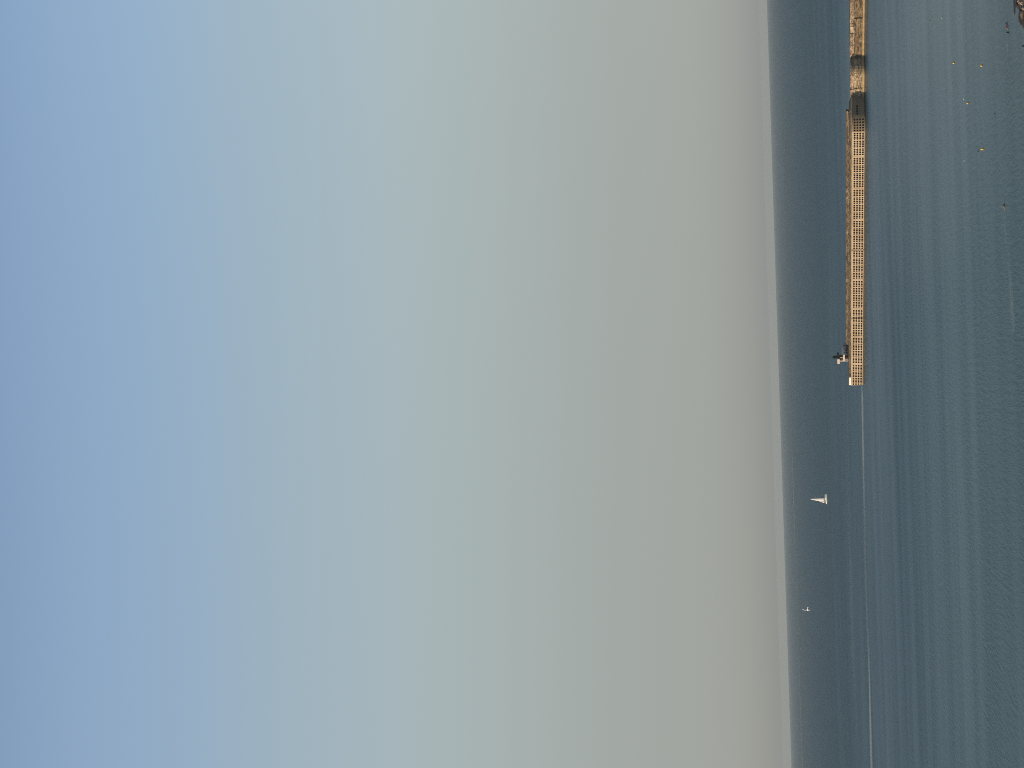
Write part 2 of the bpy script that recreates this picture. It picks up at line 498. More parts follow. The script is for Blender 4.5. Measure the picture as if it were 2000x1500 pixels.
# ------------------------------------------------------------------ beacon group on the deck
def spine_at(yimg):                                            # distance along the spine seen at that place
    lo, hi = -10., 150.
    for _ in range(50):
        m = (lo+hi)/2; p = pa.pt(m, ZT+1, -1.5)-Vector((0, 0, EYE))
        yy = 750-FPX*p.dot(RT)/p.dot(FW)
        if yy > yimg: lo = m
        else: hi = m
    return (lo+hi)/2
sb = spine_at(699)
B0 = pa.pt(sb, ZT+.9, -1.5)
K = .2
YAW = math.atan2(P1.d.y, P1.d.x)
def bx(y): return (699-y)*K/.665
def along(x, y=0): return Vector((x*math.cos(YAW)-y*math.sin(YAW), x*math.sin(YAW)+y*math.cos(YAW), 0))
def bz(x): return (1660.8-x)*K
GREEN = plain('dark_green_painted_steel', (.005, .016, .015), .9, .08)
BLACK = plain('dark_painted_steel', (.008, .010, .011), .9, .08)
GREYC = plain('grey_concrete', (.30, .25, .22), .9, .2)
DKCOL = plain('dark_mauve_concrete', (.055, .042, .04), .9, .2)
CREAM = plain('cream_painted_panel', (.70, .55, .43), .6, .3, .06)
DKST = plain('brown_weathered_steel', (.085, .065, .05), .7, .3)
STEEL = plain('galvanised_steel', (.34, .33, .30), .5, .4)

t = thing('harbour_beacon', 'dark green pointed harbour light on a concrete column, near the tip of the breakwater deck', 'lighthouse', tuple(B0))
t.rotation_euler.z = YAW
mb = MB(); mb.box((bx(701), -.5, 0), (bx(694.6), .5, bz(1646))); mb.build('column', DKCOL, t, bevel=.05)
mb = MB(); mb.box((bx(704.6), -.35, 0), (bx(702.4), .35, bz(1645.2))); mb.build('buttress', STEEL, t, bevel=.04)
mb = MB(); mb.box((bx(702.4)+.005, -.3, 0), (bx(701)-.005, .3, bz(1644.6))); mb.build('dark_gap_strip', BLACK, t)  # black strip set in the gap between buttress and column
mb = MB(); mb.box((bx(695.4), -.62, 0), (bx(694.8), -.51, bz(1644.6))); mb.build('face_pilaster', CREAM, t)
mb = MB(); xc = bx(696.6)
rr = [(.7, bz(1646)), (.7, bz(1643.8)), (.58, bz(1643.6)), (.58, bz(1634.4)), (.68, bz(1634.2)), (.66, bz(1633.4)), (.34, bz(1631.2)), (.1, bz(1630)), (.05, bz(1627.8))]
mb.loft([[Vector((xc+r*math.cos(k*math.pi/6), r*math.sin(k*math.pi/6), z)) for k in range(12)] for r, z in rr]); lan = mb.build('lantern', GREEN, t, smooth=False)
mb = MB()
for k in range(12):
    a = k*math.pi/6; p = Vector((xc+.66*math.cos(a), .66*math.sin(a), bz(1643.8))); mb.tube(p, p+Vector((0, 0, .75)), .02, n=5)
    b2 = (k+1)*math.pi/6; q = Vector((xc+.66*math.cos(b2), .66*math.sin(b2), bz(1643.8)))
    mb.tube(p+Vector((0, 0, .75)), q+Vector((0, 0, .75)), .02, n=5)
mb.build('gallery_rail', BLACK, lan)
for a, b in ((708.6, 704.4), (704.2, 699.9)):
    mb = MB(); mb.box((bx(a), -.4, bz(1644.2)), (bx(b), -.25, bz(1639.7))); mb.build('side_panel', CREAM, t, bevel=.03)
mb = MB(); mb.tube((bx(708), -.4, bz(1644.2)-.06), (bx(699), 0, bz(1644.2)-.06), .07); mb.tube((bx(702), -.3, bz(1640)), (bx(699), -.1, bz(1639)), .05)
mb.build('panel_bracket', STEEL, t)

t = thing('mast_post', 'black steel post with a box head beside the green beacon on the breakwater', 'post', tuple(B0+along(bx(692.6), -.5)))
t.rotation_euler.z = YAW
mb = MB(); mb.box((-.26, -.26, 0), (.26, .26, bz(1641.5))); mb.build('post', BLACK, t, bevel=.03)
mb = MB(); mb.box((-.2, -.35, bz(1642.4)), (bx(687.2)-bx(692.6), .35, bz(1638.9))); mb.build('box_head', BLACK, t, bevel=.04)

t = thing('steel_platform', 'raised steel platform with cream panels and a railed walkway beside the beacon', 'platform', tuple(B0+along(bx(690), -1.3)))
t.rotation_euler.z = YAW
ox = bx(690)
for a, b in ((699.9, 695.9), (695.7, 690.7), (690.5, 687.0)):
    mb = MB(); mb.box((bx(a)-ox, -.15, bz(1653.9)), (bx(b)-ox, .1, bz(1650.4))); mb.build('cream_panel', CREAM, t, bevel=.03)
for y in (699.2, 696.3, 692.6, 688.6):
    mb = MB(); mb.box((bx(y)-.13-ox, -.12, 0), (bx(y)+.13-ox, .08, bz(1653.95))); mb.build('leg', BLACK if y in (692.6, 688.6) else STEEL, t)
mb = MB(); mb.box((bx(687)-ox, -.6, bz(1654.3)), (bx(668.5)-ox, .6, bz(1654.0))); mb.build('walkway', DKST, t)
mb = MB()
for y in (686, 682.2, 678.4, 674.6, 670.8, 668.6):
    for yy in (-.6, .6): mb.tube((bx(y)-ox, yy, 0), (bx(y)-ox, yy, bz(1650.4)), .07, n=6)
for yy in (-.6, .6):
    mb.tube((bx(687)-ox, yy, bz(1652.2)), (bx(669)-ox, yy, bz(1652.2)), .035, n=6)
    for a, b in ((686, 682.2), (678.4, 674.6), (682.2, 678.4), (674.6, 670.8)):
        mb.tube((bx(a)-ox, yy, 0), (bx(b)-ox, yy, bz(1654)), .045, n=5)
mb.build('railing', DKST, t)
mb = MB()
for yy in (-.6, .6): mb.tube((bx(687)-ox, yy, bz(1650.3)), (bx(674)-ox, yy, bz(1650.3)), .075, n=6)
mb.tube((bx(674)-ox, -.6, bz(1650.3)), (bx(674)-ox, .6, bz(1650.3)), .05, n=6); mb.build('top_rail', STEEL, t)
for y, x0 in ((684.5, 1656.2), (679.5, 1655), (675.5, 1655.6), (671, 1655.2)):
    mb = MB(); mb.box((bx(y)-.32-ox, -.35, 0), (bx(y)+.32-ox, .35, bz(x0))); mb.build('equipment_box', BLACK, t, bevel=.04)
mb = MB(); mb.tube((bx(671)-ox, 0, bz(1654)), (bx(668.2)-ox, 0, bz(1650)), .16, .1, 7); mb.tube((bx(670)-ox, .1, bz(1652.5)), (bx(672)-ox, .1, bz(1649.8)), .06, .06, 6)
mb.build('davit_arm', BLACK, t)

# ------------------------------------------------------------------ the sea
mb = MB()
radii = [0, 8, 20, 40, 70, 110, 160, 220, 300]
while radii[-1] < 42000: radii.append(radii[-1]*1.09)
SEG = 360
prev = None
for r in radii:
    if r == 0: cur = [mb.vert((0, 0, 0))]
    else: cur = [mb.vert((r*math.cos(2*math.pi*k/SEG), r*math.sin(2*math.pi*k/SEG), -r*r/2/ER)) for k in range(SEG)]
    if prev is not None:
        for k in range(SEG):
            j = (k+1) % SEG
            if len(prev) == 1: mb.face((prev[0], cur[k], cur[j]))
            else: mb.face((prev[k], cur[k], cur[j], prev[j]))
    prev = cur
me = bpy.data.meshes.new('sea'); me.from_pydata(mb.v, [], mb.f); me.materials.append(mat_water())
for p in me.polygons: p.use_smooth = True
tag(link(bpy.data.objects.new('sea', me)), None, None, kind='structure')

def ribbon(name, pix, widths, mat, lift=.02):
    """a streak lying on the water through the given points"""
    pts = [on_sea(*p) for p in pix]
    fine = []; wf = []
    n = len(pts)
    for i in range(n-1):
        for k in range(8):
            t = k/8
            p0, p1, p2, p3 = pts[max(i-1, 0)], pts[i], pts[i+1], pts[min(i+2, n-1)]
            fine.append(.5*((2*p1)+(p2-p0)*t+(2*p0-5*p1+4*p2-p3)*t*t+(3*p1-p0-3*p2+p3)*t**3))
            wf.append(widths[i]*(1-t)+widths[i+1]*t)
    fine.append(pts[-1]); wf.append(widths[-1])
    bm = bmesh.new(); uvl = bm.loops.layers.uv.new('uv'); rows = []
    for i, p in enumerate(fine):
        d = fine[min(i+1, len(fine)-1)]-fine[max(i-1, 0)]; d.z = 0; d.normalize(); w = Vector((-d.y, d.x, 0))
        row = []
        for k in range(5):
            q = p+w*wf[i]*(k/4-.5); q.z = sea_z(q.x, q.y)+lift; row.append(bm.verts.new(q))
        rows.append(row)
    for i in range(len(rows)-1):
        for k in range(4):
            f = bm.faces.new((rows[i][k], rows[i+1][k], rows[i+1][k+1], rows[i][k+1]))
            for lp, (a, b) in zip(f.loops, ((i, k), (i+1, k), (i+1, k+1), (i, k+1))):
                lp[uvl].uv = (a/(len(rows)-1), b/4)
    me = bpy.data.meshes.new(name); bm.to_mesh(me); bm.free(); me.materials.append(mat)
    return tag(link(bpy.data.objects.new(name, me)), None, None, kind='stuff')
FOAM = mat_foam('drifting_slick', 1.0)
ribbon('foam_streak', [(1684.3, 752), (1685, 830), (1686.5, 920), (1688.5, 1010), (1690.5, 1110), (1693.5, 1200), (1696.5, 1270), (1699, 1360), (1701, 1450), (1703.5, 1540), (1706, 1640)],
       [20, 24, 26, 28, 30, 28, 24, 22, 30, 36, 36], FOAM)
ribbon('smooth_water_streak', [(1547, 880), (1551.5, 1020), (1556, 1160), (1560.5, 1300), (1565.5, 1450), (1570, 1580)], [150, 260, 300, 300, 280, 280], mat_foam('far_slick', .42, .0012, .003))
ribbon('smooth_water_streak', [(1655, 760), (1656, 860), (1657.5, 960), (1660, 1060), (1663, 1180), (1666, 1320)], [10, 22, 34, 50, 60, 60], mat_foam('mid_slick', .14))
WAKE = mat_foam('swimmer_wake', .35, .3, .3)
ribbon('swimmer_wake', [(1961, 408), (1962.5, 440), (1966, 470), (1970, 510), (1974, 560), (1978, 610), (1980, 650)], [.8, 2.5, 4.5, 6, 7, 7, 6], WAKE)
ribbon('swimmer_wake', [(1967.5, 66), (1967, 76), (1967.5, 88), (1969, 100)], [.5, 1.4, 2, 2], WAKE)

# ------------------------------------------------------------------ boats, buoys
SAIL = plain('white_sailcloth', (.9, .88, .82), .8, .2, .04, .6)
HULL = plain('white_gelcoat', (.80, .78, .72), .4, .5, .03)
DARKC = plain('dark_cockpit', (.02, .022, .025), .7)
ALU = plain('aluminium_spar', (.62, .62, .60), .4, .5)
pb = on_sea(1615.3, 974)
boat = thing('sailboat', 'white sailing yacht with a tall mainsail and a small second sail on open sea', 'sailboat', tuple(pb))
boat.rotation_euler = (0, math.radians(-2.5), math.radians(-47))
HL = 9.3
secs = []
for i in range(25):
    t = i/24; x = -HL/2+HL*t
    w = 1.25*min(1, (.72+.28*math.sin(min(1, t/.45)*math.pi/2)))*(1 if t < .45 else (1-((t-.45)/.55)**2.2)+.012)
    top = 1.05+.30*t*t
    keel = -.45*(1-(2*t-1)**2)-.05
    secs.append([Vector((x, -w, top)), Vector((x, -w*.97, top*.45)), Vector((x, -w*.6, keel*.6)), Vector((x, 0, keel)), Vector((x, w*.6, keel*.6)), Vector((x, w*.97, top*.45)), Vector((x, w, top))])
mb = MB(); mb.loft(secs); mb.build('hull', HULL, boat)
mb = MB(); mb.box((-.6, -.75, 1.1), (1.5, .75, 1.48)); mb.build('cabin', HULL, boat, bevel=.12)
mb = MB(); mb.box((-3.0, -.8, 1.06), (-.75, .8, 1.42)); mb.build('cockpit', DARKC, boat, bevel=.06)
MX = .75
mb = MB(); mb.tube((MX, 0, 1.0), (MX, 0, 11.6), .085, .06, 8); mast = mb.build('mast', ALU, boat)
mb = MB(); mb.tube((MX, 0, 2.0), (-2.9, -.35, 1.95), .075, .065, 8); mb.build('boom', ALU, boat)
def sail(name, luff, leech, belly, mt):
    """a curved sheet between two edges, both lists run foot to head"""
    mb = MB(); g = []; n = len(luff); m = 8
    for a, b in zip(luff, leech):
        a = Vector(a); b = Vector(b)
        g.append([a.lerp(b, k/m)+Vector((0, belly*(b-a).length*math.sin(math.pi*k/m), 0)) for k in range(m+1)])
    for i in range(n-1):
        for k in range(m): mb.quadp(g[i][k], g[i][k+1], g[i+1][k+1], g[i+1][k])
    o = mb.build(name, mt, boat, smooth=True)
    s = o.modifiers.new('s', 'SOLIDIFY'); s.thickness = .02
    return o
zz = [2.15, 3.2, 4.5, 6, 7.6, 9.2, 10.4, 11.4]
sail('mainsail', [(MX-.1, 0, z) for z in zz], [(MX-.1-w*1.3, -.3*w/1.6, z) for z, w in zip(zz, (2.0, 1.95, 1.85, 1.62, 1.3, .9, .55, .15))], -.07, SAIL)
zj = [1.95, 2.7, 3.5, 4.3, 5.0, 5.6]
XM = -2.0
sail('mizzen_sail', [(XM-.08, 0, z) for z in zj], [(XM-.08-w, -.2, z) for z, w in zip(zj, (1.75, 1.6, 1.32, .95, .58, .2))], -.14, SAIL)
mb = MB(); mb.tube((XM, 0, 1.0), (XM, 0, 5.9), .055, .04, 8); mb.build('mizzen_mast', ALU, boat)
mb = MB(); mb.tube((4.45, 0, 1.4), (MX, 0, 10.6), .035, .03, 6); mb.build('forestay', ALU, boat)
mb = MB(); mb.tube((-4.6, 0, 1.1), (MX, 0, 11.6), .018, n=5)
mb.tube((MX, -1.15, 1.2), (MX, 0, 9.4), .018, n=5); mb.tube((MX, 1.15, 1.2), (MX, 0, 9.4), .018, n=5); mb.build('rigging', ALU, boat)
mb = MB()
for x in (-3.4, -2.4, -1.2, 0, 1.2, 2.4, 3.3):
    wy = 1.12 if x < 1 else 1.12*(1-((x-1)/3)**2)
    for sy in (-1, 1): mb.tube((x, sy*wy, 1.1), (x, sy*wy, 1.75), .02, n=5)
for sy in (-1, 1):
    q = [Vector((x, sy*(1.12 if x < 1 else 1.12*(1-((x-1)/3)**2)), 1.74)) for x in (-3.4, -2.4, -1.2, 0, 1.2, 2.4, 3.3)]
    for a, b in zip(q, q[1:]): mb.tube(a, b, .014, n=5)
mb.tube((-3.4, -1.12, 1.74), (-3.4, 1.12, 1.74), .014, n=5); mb.tube((3.3, -.5, 1.74), (3.3, .5, 1.74), .014, n=5)
mb.build('guard_rail', ALU, boat)

BUOY = plain('yellow_orange_plastic', (.95, .56, .06), .4, .5, .06)
BUOYD = plain('black_rubber', (.02, .02, .02), .6)
PBUOY = plain('pale_plastic', (.72, .72, .55), .5, .4, .05)
WBUOY = plain('white_plastic', (.80, .80, .76), .5, .4, .05)
def lathe(prof, n=16):
    return [[Vector((r*math.cos(2*math.pi*k/n), r*math.sin(2*math.pi*k/n), z)) for k in range(n)] for r, z in prof]
def sphere_prof(r, zc, n=10):
    return [(max(.004, r*math.sin(math.pi*k/n)), zc-r*math.cos(math.pi*k/n)) for k in range(n+1)]
def make_buoy(label, r, m, group, loc, rz=1.0):
    t = thing('buoy', label, 'buoy', loc, group)
    mb = MB(); mb.loft(lathe([(a, (z-r*.55)*rz+r*.55) for a, z in sphere_prof(r, r*.55)])); mb.build('float', m, t, smooth=True)
    mb = MB(); top = r*1.55*rz
    for k in range(8):
        a, b = k*math.pi/4, (k+1)*math.pi/4
        mb.tube((r*.2*math.cos(a), 0, top+r*.12+r*.2*math.sin(a)), (r*.2*math.cos(b), 0, top+r*.12+r*.2*math.sin(b)), r*.06, n=5)
    mb.build('mooring_eye', BUOYD, t)
    return t
G = 'yellow buoys near the shore'
b0_ = make_buoy('yellow buoy farthest from the rocks of the row closest to the pier, alone in open water', .21, BUOY, G, tuple(on_sea(1863.5, 122.5)))
b0_['label'] = 'small yellow buoy nearest the pier, straight out from the dark gap in the wall'
def copy_thing(o, label, loc, sc=1.):
    c = o.copy(); C.objects.link(c); c['label'] = label; c.location = loc; c.scale = (sc,)*3
    for ch in o.children:
        d = ch.copy(); C.objects.link(d); d.parent = c
    return c
copy_thing(b0_, 'yellow buoy nearest the rocky shore, with a thin dark ripple trailing to its right', tuple(on_sea(1918, 127.5)), 1.0)
copy_thing(b0_, 'yellow buoy with a white gull floating close by', tuple(on_sea(1891, 201)), 1.02)
copy_thing(b0_, 'taller yellow buoy next to a small dark water bird', tuple(on_sea(1920.5, 290.7)), 1.1).scale = (1.0, 1.0, 1.5)
make_buoy('tiny pale greenish buoy closest to the sea wall', .14, PBUOY, None, tuple(on_sea(1840.5, 34.5)))
make_buoy('tiny round white buoy floating alone left of the yellow buoys', .13, WBUOY, None, tuple(on_sea(1884, 313.5)))

# ------------------------------------------------------------------ birds
GULLW = plain('white_feathers', (.74, .74, .72), .8, .2, .05)
DKB = plain('black_feathers', (.012, .013, .014), .7, .3)
def water_bird(label, loc, m, yaw, sc=1., group=None):
    o = skin('water_bird', [(-.19, 0, .10), (-.1, 0, .07), (.02, 0, .06), (.10, 0, .08), (.14, 0, .15), (.15, 0, .21), (.19, 0, .215), (.245, 0, .205)],
             [(i, i+1) for i in range(7)], [.018, .055, .08, .062, .03, .036, .024, .008], m, root=2)
    o.location = loc; o.rotation_euler = (0, 0, yaw); o.scale = (sc,)*3
    return tag(o, label, 'bird', group)
water_bird('white gull sitting on the water beside a yellow buoy', on_sea(1883, 193.5), GULLW, math.radians(-20), 1.0)
water_bird('small dark bird on the water left of the taller yellow buoy', on_sea(1911, 295), DKB, math.radians(200), .9)
water_bird('small dark bird alone on the water, nearer than the yellow buoys', on_sea(1944, 222), DKB, math.radians(20), .9)
water_bird('tiny dark bird on the water between the sea wall and the pale buoy', on_sea(1817, 39.5), DKB, math.radians(80), 1.0)

gn = N('gull_plumage')
gx = gn.n('ShaderNodeSeparateXYZ'); gn.l(gn.n('ShaderNodeTexCoord').outputs['Object'], gx.inputs[0])
gc = gn.ramp(gn.math('ABSOLUTE', gx.outputs['X']), [(.05, (.78, .78, .76)), (.12, (.55, .56, .57)), (.3, (.62, .63, .64)), (.42, (.85, .85, .83))])
gn.bsdf(gc, .85, .2)
# flying gull, banking steeply: one wing up, one wing bent down
def gull():
    mb = MB()
    # body along +Y
    prof = [(.004, -.27), (.03, -.24), (.055, -.15), (.075, -.03), (.08, .06), (.06, .14), (.042, .18), (.045, .22), (.034, .26), (.012, .29), (.004, .33)]
    mb.loft([[Vector((r*math.cos(2*math.pi*k/10), y, r*math.sin(2*math.pi*k/10))) for k in range(10)] for r, y in prof])
    mb.loft([[Vector((x, y, z)) for x, z in ((-w, -.008), (w, -.008), (w, .008), (-w, .008))] for w, y in ((.03, -.2), (.075, -.37))])
    for sgn, spine in ((1, [(0.02, .05, .02), (.16, .07, .06), (.30, .05, .09), (.44, .0, .08), (.58, -.08, .05)]),
                       (-1, [(0.02, .05, .02), (.13, .08, .05), (.22, .06, .03), (.30, .0, -.07), (.31, -.07, -.17)])):
        rings = []
        for (x, y, z), ch in zip(spine, (.17, .16, .14, .11, .03)):
            rings.append([Vector((sgn*x, y+ch*.5, z)), Vector((sgn*x, y, z+.012)), Vector((sgn*x, y-ch*.5, z)), Vector((sgn*x, y, z-.012))])
        mb.loft(rings)
    return mb.build('gull', gn.mat)
o = gull()
rm = o.modifiers.new('r', 'REMESH'); rm.mode = 'VOXEL'; rm.voxel_size = .012
sm = o.modifiers.new('s', 'SMOOTH'); sm.iterations = 3
d = ray(1577.5, 1190.2); o.location = Vector((0, 0, EYE)) + d*(300/d.y)
o.rotation_euler = (math.radians(10), math.radians(-84), math.radians(28))
o.scale = (1.15, 1.15, 1.15)
tag(o, 'white and grey gull in flight, banking with one wing raised above the open sea', 'bird')

# ------------------------------------------------------------------ swimmers
SKIN = plain('skin', (.55, .32, .22), .6, .4, .08)
HAIR = plain('black_hair', (.012, .01, .01), .6, .4)
SUIT = plain('dark_red_swimsuit', (.16, .02, .018), .6, .3)
WET = plain('black_wetsuit', (.014, .015, .017), .5, .4)
def head_mesh(mb, c, r, fwd):
    """a head: skull, jaw, nose, ears, brow"""
    F = Vector(fwd).normalized(); S = Vector((0, 0, 1)).cross(F).normalized(); U = F.cross(S)
    prof = [(.01, -1.25), (.5, -1.12), (.68, -.8), (.8, -.4), (.92, 0), (.98, .4), (.86, .8), (.5, 1.08), (.01, 1.15)]
    rings = []
    for rr_, z in prof:
        ringp = []
        for k in range(14):
            a = 2*math.pi*k/14; x = math.cos(a)*rr_; y = math.sin(a)*rr_*.8
            ex = 0
            if k in (0,) and -.45 < z < .1: ex = .22          # nose
            if k in (4, 10) and -.45 < z < .2: y *= 1.15       # ears
            if k in (1, 13) and -.1 <= z < .2: ex = -.06       # eye hollows
            ringp.append(Vector(c)+F*(x+ex)*r+S*y*r+U*z*r)
        rings.append(ringp)
    mb.loft(rings)
def hair_cap(name, c, r, fwd, m, parent):
    F = Vector(fwd).normalized(); S = Vector((0, 0, 1)).cross(F).normalized(); U = F.cross(S)
    mb = MB(); rings = []
    for rr_, z, sh in ((.9, -.55, -.25), (1.02, -.1, -.2), (1.06, .4, -.06), (.93, .82, -.02), (.55, 1.14, 0), (.02, 1.22, 0)):
        rings.append([Vector(c)+F*(math.cos(a)*rr_*(.92)+sh)*r+S*math.sin(a)*rr_*.84*r+U*z*r for a in [2*math.pi*k/12 for k in range(12)]])
    mb.loft(rings); return mb.build(name, m, parent, smooth=True)
def body_skin(pts, edges, radii, m, parent, name='body'):
    return skin(name, pts, edges, radii, m, parent, 0, 2)

# front crawl, heading right, near arm raised
t = thing('person', 'swimmer with one bare arm lifted out of the water, trailing a long pale wake', 'person', tuple(on_sea(1962, 403)))
pts = [(-.95, 0, -.10), (-.6, 0, -.06), (-.3, 0, -.02), (-.06, 0, .04), (.1, 0, .06), (.2, 0, .08),
       (-.04, -.17, .10), (-.16, -.24, .22), (-.02, -.26, .42), (.05, -.26, .50),
       (-.02, .18, .0), (.25, .2, .05), (.52, .15, .04),
       (.085, -.26, .56), (.065, -.275, .57), (.045, -.27, .575), (.025, -.26, .565), (.075, -.215, .525)]
edges = [(0,1),(1,2),(2,3),(3,4),(4,5),(3,6),(6,7),(7,8),(8,9),(3,10),(10,11),(11,12),(9,13),(9,14),(9,15),(9,16),(9,17)]
rad = [.07, .10, .13, .15, .07, .06, .07, .055, .042, .034, .07, .05, .035, .009, .009, .009, .008, .01]
body_skin(pts, edges, rad, SKIN, t)
mb = MB(); head_mesh(mb, (.22, -.02, .14), .115, (.9, -.35, -.1)); mb.build('head', SKIN, t, smooth=True)
hair_cap('hair', (.22, -.02, .145), .12, (.9, -.35, -.1), HAIR, t)
# on the back, head at the right
t = thing('person', 'swimmer lying in the water in a dark red swimsuit, just off the rocks', 'person', tuple(on_sea(1968, 50)))
pts = [(-.30, 0, .02), (-.12, 0, .06), (.08, 0, .09), (.2, 0, .10), (.3, 0, .11), (-.5, .08, -.02), (-.8, .09, -.1), (-.5, -.08, -.02), (-.8, -.09, -.1),
       (.1, -.2, .08), (-.08, -.3, .06), (-.28, -.32, .0), (.1, .2, .06), (-.08, .3, .02), (-.3, .34, -.05)]
edges = [(0,1),(1,2),(2,3),(3,4),(0,5),(5,6),(0,7),(7,8),(2,9),(9,10),(10,11),(2,12),(12,13),(13,14)]
rad = [.13, .13, .15, .08, .06, .08, .06, .08, .06, .07, .05, .035, .07, .05, .035]
body_skin(pts, edges, rad, SKIN, t)
mb = MB(); rg = []
for x, r, z in ((-.36, .145, .03), (-.22, .15, .05), (-.1, .145, .075), (.0, .15, .09)):
    rg.append([Vector((x, r*1.15*math.cos(2*math.pi*k/12), z+r*1.02*math.sin(2*math.pi*k/12))) for k in range(12)])
mb.loft(rg); mb.build('swimsuit', SUIT, t, smooth=True)
mb = MB(); head_mesh(mb, (.39, 0, .15), .115, (.5, -.6, .5)); mb.build('head', SKIN, t, smooth=True)
hair_cap('hair', (.395, .0, .155), .13, (.3, -.4, .4), HAIR, t)
def head_swimmer(label, loc, yaw, capm, sk):
    t = thing('person', label, 'person', loc); t.rotation_euler = (0, 0, yaw)
    body_skin([(-.75, 0, -.28), (-.4, 0, -.2), (-.1, 0, -.06), (.0, 0, .0), (.05, 0, .08), (-.08, .2, -.04), (.15, .32, -.05), (.42, .2, -.02), (-.08, -.2, -.03), (.15, -.32, -.03), (.42, -.18, .0)],
              [(0,1),(1,2),(2,3),(3,4),(2,5),(5,6),(6,7),(2,8),(8,9),(9,10)], [.11, .13, .15, .09, .06, .08, .055, .035, .08, .055, .035], sk, t)
    mb = MB(); head_mesh(mb, (.09, 0, .16), .125, (1, 0, .1)); mb.build('head', SKIN if sk is SKIN else capm, t, smooth=True)
    hair_cap('hair', (.08, 0, .17), .14, (1, 0, .1), capm, t)
    return t
head_swimmer('dark haired swimmer with only the head above water, left of the one in red', tuple(on_sea(1970.3, 64)), math.radians(25), HAIR, WET)
head_swimmer('swimmer at the very edge of the picture beneath the rocks', tuple(on_sea(2001.5, 91)), math.radians(10), HAIR, SKIN)

# ------------------------------------------------------------------ rocky shore
ROCKD = mat_rock('dark_wet_rock', (.018, .012, .009), (.075, .048, .032), .55)
ROCKB = mat_rock('brown_rock', (.09, .058, .038), (.24, .165, .11))
ROCKP = mat_rock('pale_pebbly_stone', (.26, .2, .15), (.5, .4, .31))
ROCKG = mat_rock('golden_rock', (.33, .22, .1), (.55, .38, .19))
from mathutils import noise as mn
def rock(label, pos, size, m, seed, rz=0., sink=.3):
    bm = bmesh.new(); bmesh.ops.create_icosphere(bm, subdivisions=4, radius=1)
    for v in bm.verts:
        p = v.co.copy(); q = p*1.1+Vector((seed*3.1, seed*1.7, seed))
        k = 1+.38*mn.noise(q)+.2*mn.noise(q*2.3)+.09*mn.noise(q*5.5)
        v.co = Vector((p.x*size[0], p.y*size[1], p.z*size[2]))*k
    me = bpy.data.meshes.new('rock'); bm.to_mesh(me); bm.free(); me.materials.append(m)
    o = link(bpy.data.objects.new('rock', me)); o.location = Vector(pos)+Vector((0, 0, size[2]*(.5-sink)))
    o.rotation_euler = (0, 0, rz)
    return tag(o, label, 'rock', 'rocks along the shore')
# the shore rock is wet and dark up to the reach of the waves
_n = N('shore_rock')
_z = _n.n('ShaderNodeSeparateXYZ'); _n.l(_n.n('ShaderNodeNewGeometry').outputs['Position'], _z.inputs[0])
_a = _n.noise(_n.coord('World', (1.4, .7, 1.4)), 1, 6, .65); _b = _n.noise(_n.coord('World', (5, 3, 5)), 1, 4, .7)
_c = _n.ramp(_a, [(.3, (.10, .066, .042)), (.7, (.30, .21, .14))])
_wet = _n.math('MULTIPLY', _n.math('SUBTRACT', _n.math('ADD', _z.outputs['Z'], _n.math('MULTIPLY', _a, .25)), .38), 4, True)
_c = _n.mix(_wet, (.035, .022, .015), _c)
_c = _n.mix(_n.ramp(_b, [(.5, 0.), (.68, .8)]), _c, (.02, .013, .01))
_n.bsdf(_c, .75, .3, bump=_n.math('ADD', _a, _n.math('MULTIPLY', _b, .4)), bump_s=1, bump_d=.15)
SHORE = _n.mat
# shore platform: a low tongue of rock rising towards the land at the right
edge = [on_sea(*p) for p in ((1978, -90), (1982, -40), (1987, 0), (1990.5, 16), (1993.5, 30), (1996.5, 43), (2000, 50), (2006, 56), (2016, 56), (2032, 44))]
edge += [Vector(p+(0,)) for p in ((54.5, 318), (62, 300), (66, 270), (64, 235), (60, 190), (70, 140), (110, 120), (190, 140), (200, 260), (190, 345), (150, 372), (110, 380), (85, 376))]
mb = MB()
def terr(p):
    return mn.noise(Vector((p.x*.5, p.y*.22, 1)))*.28+mn.noise(Vector((p.x*1.3, p.y*.6, 4)))*.13+mn.noise(Vector((p.x*3.1, p.y*1.3, 8)))*.06
xs = [p.x for p in edge]; ys = [p.y for p in edge]
from mathutils.geometry import intersect_point_line
def inside(x, y):
    c = False; n = len(edge)
    for i in range(n):
        a, b = edge[i], edge[i-1]
        if (a.y > y) != (b.y > y) and x < (b.x-a.x)*(y-a.y)/(b.y-a.y)+a.x: c = not c
    return c
def edge_dist(x, y):
    m = 1e9; q = Vector((x, y, 0))
    for i in range(len(edge)):
        a = edge[i].copy(); b = edge[i-1].copy(); a.z = b.z = 0
        p, t = intersect_point_line(q, a, b); t = max(0, min(1, t)); p = a.lerp(b, t)
        m = min(m, (q-p).length)
    return m
x0, x1 = min(xs)-2, max(xs)+2; y0, y1 = min(ys)-2, max(ys)+2
nx, ny = 190, 170; ids = {}
for i in range(nx+1):
    for j in range(ny+1):
        x = x0+(x1-x0)*(i/nx)**2.4; y = y1-(y1-y0)*(1-j/ny)**2.6
        dd = edge_dist(x, y)*(1 if inside(x, y) else -1)
        p = Vector((x, y, 0))
        z = (.12+.085*min(dd, 9)+.25*max(0, dd-9)+.5*terr(p)*min(1, dd/1.5+.3)) if dd > 0 else (.12+dd*.25)
        ids[i, j] = mb.vert((x, y, max(-1.2, z)))
for i in range(nx):
    for j in range(ny):
        mb.face((ids[i, j], ids[i+1, j], ids[i+1, j+1], ids[i, j+1]))
sh = mb.build('rocky_shore', SHORE, smooth=True)
tag(sh, None, None, kind='structure')
def shore_z(p): return .2
rock('long dark wet rock tapering out into the sea, farthest from the land', on_sea(1994, 34), (.95, 1.2, .26), ROCKD, 1, .25, .3)
